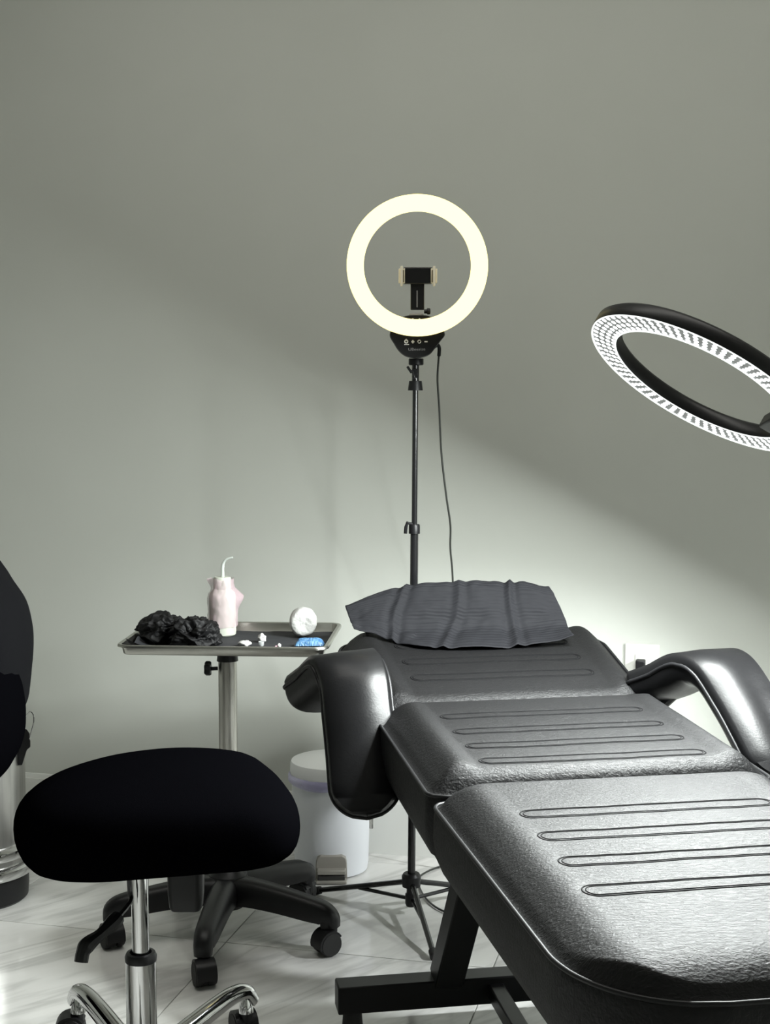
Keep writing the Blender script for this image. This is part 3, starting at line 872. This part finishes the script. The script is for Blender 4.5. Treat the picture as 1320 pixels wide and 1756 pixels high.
# ---------------- things on the tray
m = mat('black_liner_paper', (.020, .021, .024), .72, spec=.3); add_bump(m, 40, .25, .002, 4); M['liner_black'] = m
def linfn(a, b):
    x, y = -THX + .016 + a * (2 * THX - .032), -THY + .016 + b * (2 * THY - .032)
    z = -.0188 + .0012 * noise.noise(Vector((x * 25, y * 25, 2)))
    ex_ = min(x + THX - .016, THX - .016 - x, y + THY - .016, THY - .016 - y)
    z += .0006
    # left edge curls up over the rim
    cu = max(0, (-x - THX + .060) / .044)
    z += .022 * cu ** 1.6 * (.6 + .5 * noise.noise(Vector((y * 20, 0, 5))))
    cu2 = max(0, (-y - THY + .045) / .03) * max(0, min(1, (-x + .0) / .12))
    z += .016 * cu2 ** 1.5
    if b > .95 and a < .12: z += .012
    return tpt(x * .985, y, max(z, -.0185))
lin = obj('tray_liner', grid(linfn, 70, 50), 'liner_black', smooth=180)
tag(lin, 'thin black paper sheet lining the steel tray', 'tray liner')

m = mat('nitrile_black', (.004, .004, .0045), .6, spec=.25); add_bump(m, 120, .5, .002, 4); M['nitrile'] = m
def glove(c, s, seed, label):
    """a thrown-down glove: a lump of thin folds"""
    off = Vector((seed * 3.1, seed * 1.7, seed * .9)); zmin = TZ - .0168
    vf = blob(c, s, seed, .22, 1.2, 6, False)
    V = []
    for p in vf[0]:
        d = (p - c)
        q = Vector((d.x / s[0], d.y / s[1], d.z / s[2]))
        w1 = Vector((noise.noise(q * 1.1 + off), noise.noise(q * 1.1 + off * 2), noise.noise(q * 1.1 + off * 3))) * 1.6
        f = 0.
        for k, (fr, am) in enumerate(((1.15, 1.0), (2.4, .55), (5.0, .14))):
            f += am * (1 - 2.4 * abs(noise.noise((q + w1 * .55) * fr + off)))
        p = p + q.normalized() * (.0100 * f)
        V.append(Vector((p.x, p.y, max(p.z, zmin + .0008 * abs(noise.noise(p * 90))))))
    return tag(obj('crumpled_glove', (V, vf[1]), 'nitrile', smooth=180), label, 'glove', 'crumpled black gloves on the tray')
glove(tpt(-.156, .004, .006), (.043, .050, .026), 3, 'crumpled black glove at the left end of the tray')
glove(tpt(-.076, -.046, .006), (.044, .044, .025), 11, 'crumpled black glove lying against the wash bottle')

# wash bottle in a plastic sleeve
bp_ = at_z(382, 1089, TZ - .017)
wb = thing('wash_bottle', 'white squeeze bottle with bent spout wrapped in pinkish plastic on the tray', 'bottle', bp_)
m = mat('bottle_plastic', (.52, .54, .47), .35, Transmission_Weight=.15); M['bottle'] = m
m = mat('spout_plastic', (.62, .66, .62), .3, Transmission_Weight=.3); M['spout'] = m
obj('bottle_body', lathe([(.026, 0), (.0295, .003), (.0300, .012), (.0300, .086), (.0275, .096), (.020, .104), (.0175, .108)], bp_, n=32), 'bottle', wb)
obj('cap', lathe([(.0195, .104), (.020, .108), (.0195, .128), (.0175, .131)], bp_, n=32), 'bottle', wb)
sp = [bp_ + Vector((.001, 0, .128)), bp_ + Vector((.001, 0, .150)), bp_ + Vector((.003, 0, .162)), bp_ + Vector((.010, -.002, .1705)), bp_ + Vector((.024, -.004, .175))]
obj('spout', tube(smooth_path(sp, 6), .0042, 10, scale=[1 - .45 * i / 24 for i in range(25)]), 'spout', wb, smooth=80)
m = bpy.data.materials.new('plastic_sleeve'); m.use_nodes = True; M['sleeve'] = m
b = bsdf(m); b.inputs['Base Color'].default_value = (.62, .46, .51, 1); b.inputs['Roughness'].default_value = .18
b.inputs['Alpha'].default_value = .40
def sleevefn(a, b_):
    th = 2 * math.pi * a
    h = .022 + b_ * .106
    rr = .0335 if h < .08 else .0335 - .008 * sstep(.08, .105, h)
    nz = noise.fractal(Vector((math.cos(th) * 1.6, math.sin(th) * 1.6, h * 28)), .8, 2.1, 3)
    rr += .0030 * nz
    fl = math.exp(-((th - .1) / .45) ** 2) + math.exp(-((th - 2 * math.pi - .1) / .45) ** 2)
    rr += .013 * fl * math.exp(-((h - .086) / .02) ** 2)
    fl2 = math.exp(-((th - math.pi) / .5) ** 2)
    rr += .010 * fl2 * sstep(.105, .128, h)
    return bp_ + Vector((rr * math.cos(th), rr * math.sin(th), h + .004 * nz))
obj('plastic_sleeve', grid(sleevefn, 72, 40), 'sleeve', wb, smooth=180)

# cotton roll
m = mat('cotton_white', (.52, .52, .505), .9); add_bump(m, 90, .8, .004, 5); M['cotton'] = m
ra = Vector((.06, -1, -.02)).normalized()
rcn = at_z(519, 1093, TZ - .0165) + Vector((0, .022, 0))
rollc = Vector((rcn.x, rcn.y, TZ - .0165 + .0315)) 
loops = []
for t, r_ in ((.0, .010), (.0, .020), (.004, .0275), (.012, .0305), (.040, .0305), (.052, .0285), (.057, .023), (.056, .015), (.054, .006)):
    base = rollc - ra * .028 + ra * t
    exx = ra.cross(Vector((0, 0, 1))).normalized(); eyy = exx.cross(ra)
    loops.append([base + (exx * math.cos(2 * math.pi * i / 40) + eyy * math.sin(2 * math.pi * i / 40)) * (r_ * (1 + .05 * noise.noise(Vector((math.cos(2 * math.pi * i / 40) * 2, math.sin(2 * math.pi * i / 40) * 2, t * 80))))) + ra * (.003 * noise.noise(Vector((math.cos(2 * math.pi * i / 40) * r_ * 70, math.sin(2 * math.pi * i / 40) * r_ * 70, 3)))) for i in range(40)])
tag(obj('cotton_roll', loft(loops), 'cotton', smooth=80), 'thick white cotton roll lying on the right end of the tray', 'cotton roll')
# blue packet
m = mat('blue_wrapper', (.10, .27, .52), .4); vary_color(m, (.025, .085, .20), (.09, .21, .36), 60, 3, (3, 1, 1)); add_bump(m, 80, .8, .004, 3, stretch=(3, 1, 1)); M['blue'] = m
bq = at_z(531, 1103, TZ - .010)
tag(obj('wrapped_packet', grid(lambda a, b: bq + Vector(((a - .5) * .062, (b - .5) * .030, .014 * (1 - abs(2 * a - 1) ** 6) * (1 - abs(2 * b - 1) ** 4) + .0022 * noise.noise(Vector((a * 3, b * 14, 1))) - .003)), 30, 24), 'blue', smooth=180), 'small crinkled blue wrapper packet in front of the cotton roll', 'packet')
def on_tray(px, py): return at_z(px, py, TZ - .016)
def bit(name, px, py, s, seed, m_, label, cat, grp=None):
    c = on_tray(px, py)
    vf = blob(c + Vector((0, 0, s[2] * .8)), s, seed, .35, 1.6, 3)
    V = [Vector((p.x, p.y, max(p.z, TZ - .0165))) for p in vf[0]]
    return tag(obj(name, (V, vf[1]), m_, smooth=70), label, cat, grp)
bit('cotton_ball', 420, 1107, (.014, .012, .006), 2, 'cotton', 'flattened tuft of white cotton at the front of the tray', 'cotton', 'cotton tufts')
bit('cotton_ball', 449, 1100, (.0095, .009, .009), 5, 'cotton', 'round tuft of white cotton near the small clear cup', 'cotton', 'cotton tufts')
m = mat('clear_plastic', (.7, .72, .72), .15, Transmission_Weight=.6); M['clear'] = m
cq = on_tray(448, 1108)
tag(obj('ink_cup', lathe([(.004, 0), (.0055, .002), (.0062, .010), (.0058, .010), (.0050, .002), (.001, .0015)], cq, n=18), 'clear', smooth=40), 'tiny clear plastic cup at the front of the tray', 'cup')
m = mat('pink_tip', (.85, .45, .52), .5); M['pink'] = m
pk = on_tray(477, 1111)
sw = thing('cotton_swab', 'tiny pink and white swab tip by the tray front rim', 'swab', pk)
obj('swab_tip', blob(pk + Vector((.002, 0, .005)), (.0042, .004, .0048), 4, .15, 2, 2), 'cotton', sw)
obj('stick', cyl(pk + Vector((-.006, 0, .003)), pk + Vector((0, 0, .004)), .0016, n=8), 'pink', sw)

# ================================================================== WHITE PEDAL BIN
BX, BY = -.134, 3.474
bn = thing('pedal_bin', 'white plastic pedal bin with purple liner under the bed head', 'bin', (BX, BY, 0))
obj('bin_body', lathe([(.078, 0), (.090, .004), (.0925, .02), (.0985, .225), (.0985, .238), (.092, .240)], (BX, BY, 0), n=48), 'white_plastic', bn)
lid = obj('lid', lathe([(.094, .245), (.1015, .245), (.1025, .250), (.1015, .270), (.099, .277), (.094, .279), (.04, .282), (.002, .2825)], (BX, BY, 0), n=48), 'lid_white', bn)
def linerfn(a, b):
    th = 2 * math.pi * a
    nz = noise.noise(Vector((math.cos(th) * 2.5, math.sin(th) * 2.5, b * 3)))
    hang = .016 + .012 * noise.noise(Vector((math.cos(th) * 1.3, math.sin(th) * 1.3, 7))) + .010 * max(0, math.cos(th - R(215)))
    z = .247 - b * hang
    rr = .0995 + .0045 * math.sin(math.pi * b) + .0025 * nz + .004 * max(0, math.cos(th - R(190)))
    return Vector((BX + rr * math.cos(th), BY + rr * math.sin(th), z))
obj('bin_liner', grid(linerfn, 80, 8), 'liner', bn, smooth=180)
# pedal recess at the front
pd = math.atan2(-BY + 1.8, -BX + .05)
pf = Vector((math.cos(R(-88)), math.sin(R(-88)), 0)); psd = Vector((-pf.y, pf.x, 0))
pcn = Vector((BX, BY, 0)) + pf * .093
out = [(-.039, 0), (.039, 0), (.0375, .045), (.035, .056), (.026, .062), (-.026, .062), (-.035, .056), (-.0375, .045)]
obj('pedal_housing', loft([[pcn + psd * x + Vector((0, 0, z + .003)) + pf * d for x, z in out] for d in (-.03, .0105)]), 'taupe', bn, smooth=30, bevel=.002)
obj('pedal', box(pcn + pf * .016 + Vector((0, 0, .030)), (.070, .030, .012), frame=(psd, pf, Vector((0, 0, 1)))), 'taupe', bn, bevel=.003)
obj('pedal_slot', box(pcn + pf * .0185 + Vector((0, 0, .016)), (.066, .018, .012), frame=(psd, pf, Vector((0, 0, 1)))), 'dark_slot', bn, bevel=.002)
obj('pedal_foot', box(pcn + pf * .016 + Vector((0, 0, .006)), (.074, .030, .008), frame=(psd, pf, Vector((0, 0, 1)))), 'taupe', bn, bevel=.002)

# ================================================================== STOOL IN FRONT
QX, QY = -.409, 2.31
st = thing('stool', 'black padded saddle stool on a chrome gas column in front', 'stool', (QX, QY, 0))
seat_out = [(-.233, -.055), (-.228, .03), (-.19, .10), (-.12, .16), (-.02, .197), (.07, .20), (.14, .178), (.18, .12), (.21, .05), (.232, -.03), (.228, -.10), (.19, -.145), (.11, -.165), (0, -.18), (-.10, -.182), (-.185, -.15)]
SC = Vector((-.370, 2.305, .497))
so_ = smooth_path([(x, y, 0) for x, y in seat_out], 10, True)
def seat_z(x, y):
    return -.050 * (x / .233) * 0 + .010 * (1 - (x / .24) ** 2) + .02 * (y / .19) * .5
loops = []
for k, z in ((.02, -.050), (.55, -.052), (.82, -.050), (.93, -.044), (.985, -.028), (1, -.006), (.985, .018), (.94, .036), (.86, .048), (.72, .056), (.5, .061), (.25, .063), (.02, .064)):
    loops.append([SC + Vector((p.x * k, p.y * k, z + seat_z(p.x * k, p.y * k) - .024 * (.55 - p.x * k / .46) * max(0., min(1., -z / .05)) ** 1.5 * (1 - .55 * max(0., -p.x * k / .23) ** 3))) for p in so_])
obj('seat', loft(loops), 'fabric', st, smooth=180, subsurf=1)
obj('seat_plate', box((QX + .01, QY, .432), (.16, .14, .012)), 'powder_black', st, bevel=.003)
obj('mount_sleeve', loft([[at_y(319, 1530, 2.22) + Vector((x * k, y * k, z)) for x, y in rrect(.029, .02, .012, 5)] for k, z in ((.80, -.027), (.90, -.022), (.97, 0), (1, .06))]), 'powder_black', st, smooth=40)
ctop = at_y(228, 1635, QY).z
obj('gas_rod', cyl((QX, QY, ctop - .02), (QX, QY, .43), .0145, n=28), 'chrome', st)
obj('column', lathe([(.0255, .07), (.0255, ctop - .012)], (QX, QY, 0), n=36, ), 'chrome', st)
obj('column_collar', lathe([(.0262, ctop - .012), (.0268, ctop - .004), (.0240, ctop + .002), (.0185, ctop + .003), (.0165, ctop - .006)], (QX, QY, 0), n=36), 'black_plastic', st)
lv = [at_y(221, 1500, QY - .03), at_y(223, 1530, QY - .03), at_y(225, 1543, QY - .035), at_y(217, 1556, QY - .05), at_y(200, 1576, QY - .08)]
le = obj('height_lever', tube(smooth_path(lv, 5), .0042, 8), 'gloss_black', st)
gp = [at_y(203, 1572, QY - .075), at_y(190, 1586, QY - .09), at_y(170, 1604, QY - .11), at_y(150, 1620, QY - .13), at_y(142, 1634, QY - .14), at_y(139, 1650, QY - .145)]
gpath = smooth_path(gp, 5)
obj('lever_grip', tube(gpath, .0115, 10, scale=[1.0 + .15 * math.sin(i * .5) if i < 20 else .95 for i in range(len(gpath))]), 'black_plastic', le)
obj('base_hub', lathe([(.034, .046), (.037, .053), (.034, .085), (.028, .098)], (QX, QY, 0), n=32), 'chrome', st)
for k in range(5):
    a = R(90 - 36 + 72 * k)
    d = Vector((math.cos(a), math.sin(a), 0)); s = Vector((-d.y, d.x, 0))
    path = smooth_path([Vector((QX, QY, 0)) + d * r_ + Vector((0, 0, z)) for r_, z in ((.02, .070), (.09, .082), (.17, .097), (.225, .104), (.262, .098), (.281, .074))], 6)
    pr = [(-.013, -.012), (-.0145, -.004), (-.013, .006), (-.007, .0115), (0, .0125), (.007, .0115), (.013, .006), (.0145, -.004), (.013, -.012), (.010, -.012), (.0095, -.003), (0, .004), (-.0095, -.003), (-.010, -.012)]
    am = obj('base_arm', sweep(path, pr, scale=[1.25 - .35 * i / (len(path) - 1) for i in range(len(path))]), 'chrome', st, smooth=60)
    caster(am, 'castor', Vector((QX, QY, 0)) + d * .262, a + R(60), .026, chrome=True, top=.07)

# ================================================================== CHAIR AT THE LEFT EDGE
KY = 2.45
ch = thing('office_chair', 'black upholstered chair at the left edge, only its backrest in view', 'chair', (-.98, KY, 0))
def pad(name, pts, depth, fl, m_):
    """padded slab: side outline in photo pixels at depth KY, thick along the line of sight"""
    pl = [at_y(q.x, q.y, KY) for q in smooth_path([(x, y, 0) for x, y in pts], 5, True)]
    c = sum(pl, Vector()) / len(pl)
    loops = []
    for k, d in ((.05, -1), (.5, -.97), (.8, -.85), (.94, -.62), (1, -.25), (1, .25), (.94, .62), (.8, .85), (.5, .97), (.05, 1)):
        loops.append([Vector((c.x + (p.x - c.x) * k, KY + d * depth + fl, c.z + (p.z - c.z) * k)) for p in pl])
    return obj(name, loft(loops), m_, ch, smooth=70)
pad('backrest', [(-80, 940), (-48, 965), (-26, 998), (4, 1044), (18, 1098), (21, 1140), (18, 1190), (8, 1250), (-30, 1285), (-80, 1290), (-92, 1150), (-96, 1000)], .16, .06, 'fabric_dark')
pad('lumbar_pad', [(-38, 1062), (-10, 1092), (14, 1140), (27, 1180), (35, 1232), (32, 1276), (18, 1312), (-4, 1336), (-36, 1350), (-80, 1336), (-92, 1220), (-70, 1100)], .13, -.03, 'fabric')
ax_ = -.98
obj('seat', loft([[Vector((ax_ + x * k, KY + y * k, z)) for x, y in rrect(.235, .23, .09, 6)] for k, z in ((.9, .40), (.99, .41), (1, .44), (.97, .47), (.85, .482), (.4, .486))]), 'fabric', ch, smooth=60)
obj('back_post', tube(smooth_path([(ax_ + .05, KY, .39), (ax_ + .20, KY, .392), (ax_ + .262, KY, .43), (ax_ + .275, KY, .53), (ax_ + .28, KY, .66)], 5), .016, 10), 'powder_black', ch)
obj('gas_rod', cyl((ax_, KY, .10), (ax_, KY, .40), .022), 'gloss_black', ch)
for k in range(5):
    a = R(100 + 72 * k); d = Vector((math.cos(a), math.sin(a), 0))
    path = smooth_path([Vector((ax_, KY, 0)) + d * r_ + Vector((0, 0, z)) for r_, z in ((.01, .10), (.10, .10), (.20, .085), (.235, .07), (.24, .052))], 4)
    am = obj('base_arm', sweep(path, [(-.016, -.014), (.016, -.014), (.018, .004), (.008, .014), (-.008, .014), (-.018, .004)]), 'black_plastic', ch, smooth=50)
    caster(am, 'castor', Vector((ax_, KY, 0)) + d * .24, a + .8, .024, top=.06)

# ================================================================== STEEL CANISTER AT THE LEFT EDGE
CXc, CYc = -.955, 3.27
cn = thing('steel_canister', 'brushed steel canister with chrome bands on a dark foot at the left edge', 'canister', (CXc, CYc, 0))
obj('foot', lathe([(.104, 0), (.110, .006), (.112, .03), (.112, .062), (.09, .064)], (CXc, CYc, 0), n=48), 'black_plastic', cn)
obj('body', lathe([(.108, .064), (.1085, .07), (.1085, .375), (.106, .38)], (CXc, CYc, 0), n=48), 'bin_steel', cn)
for z in (.066, .112):
    obj('chrome_band', lathe([(.109, z), (.124, z + .002), (.127, z + .010), (.126, z + .022), (.120, z + .028), (.109, z + .030)], (CXc, CYc, 0), n=48), 'chrome', cn)
obj('lid', lathe([(.110, .378), (.111, .384), (.110, .398), (.095, .410), (.03, .418), (.002, .419)], (CXc, CYc, 0), n=48), 'black_plastic', cn)
cy = 3.255
hp = [(33, 1246), (46, 1251), (51, 1258), (50, 1266), (52, 1270), (52, 1281), (46, 1286), (38, 1312), (31, 1312)]
hin = obj('hinge_block', loft([[at_y(x, y, cy + d) for x, y in hp] for d in (-.018, .018)]), 'black_plastic', cn, smooth=30, bevel=.0015)
obj('wire_loop', tube(smooth_path([at_y(40, 1255, cy), at_y(40, 1245, cy), at_y(44, 1230, cy), at_y(51, 1221, cy), at_y(57, 1225, cy), at_y(58, 1238, cy), at_y(53, 1258, cy), at_y(51, 1266, cy)], 6), .0016, 8), 'chrome', hin)
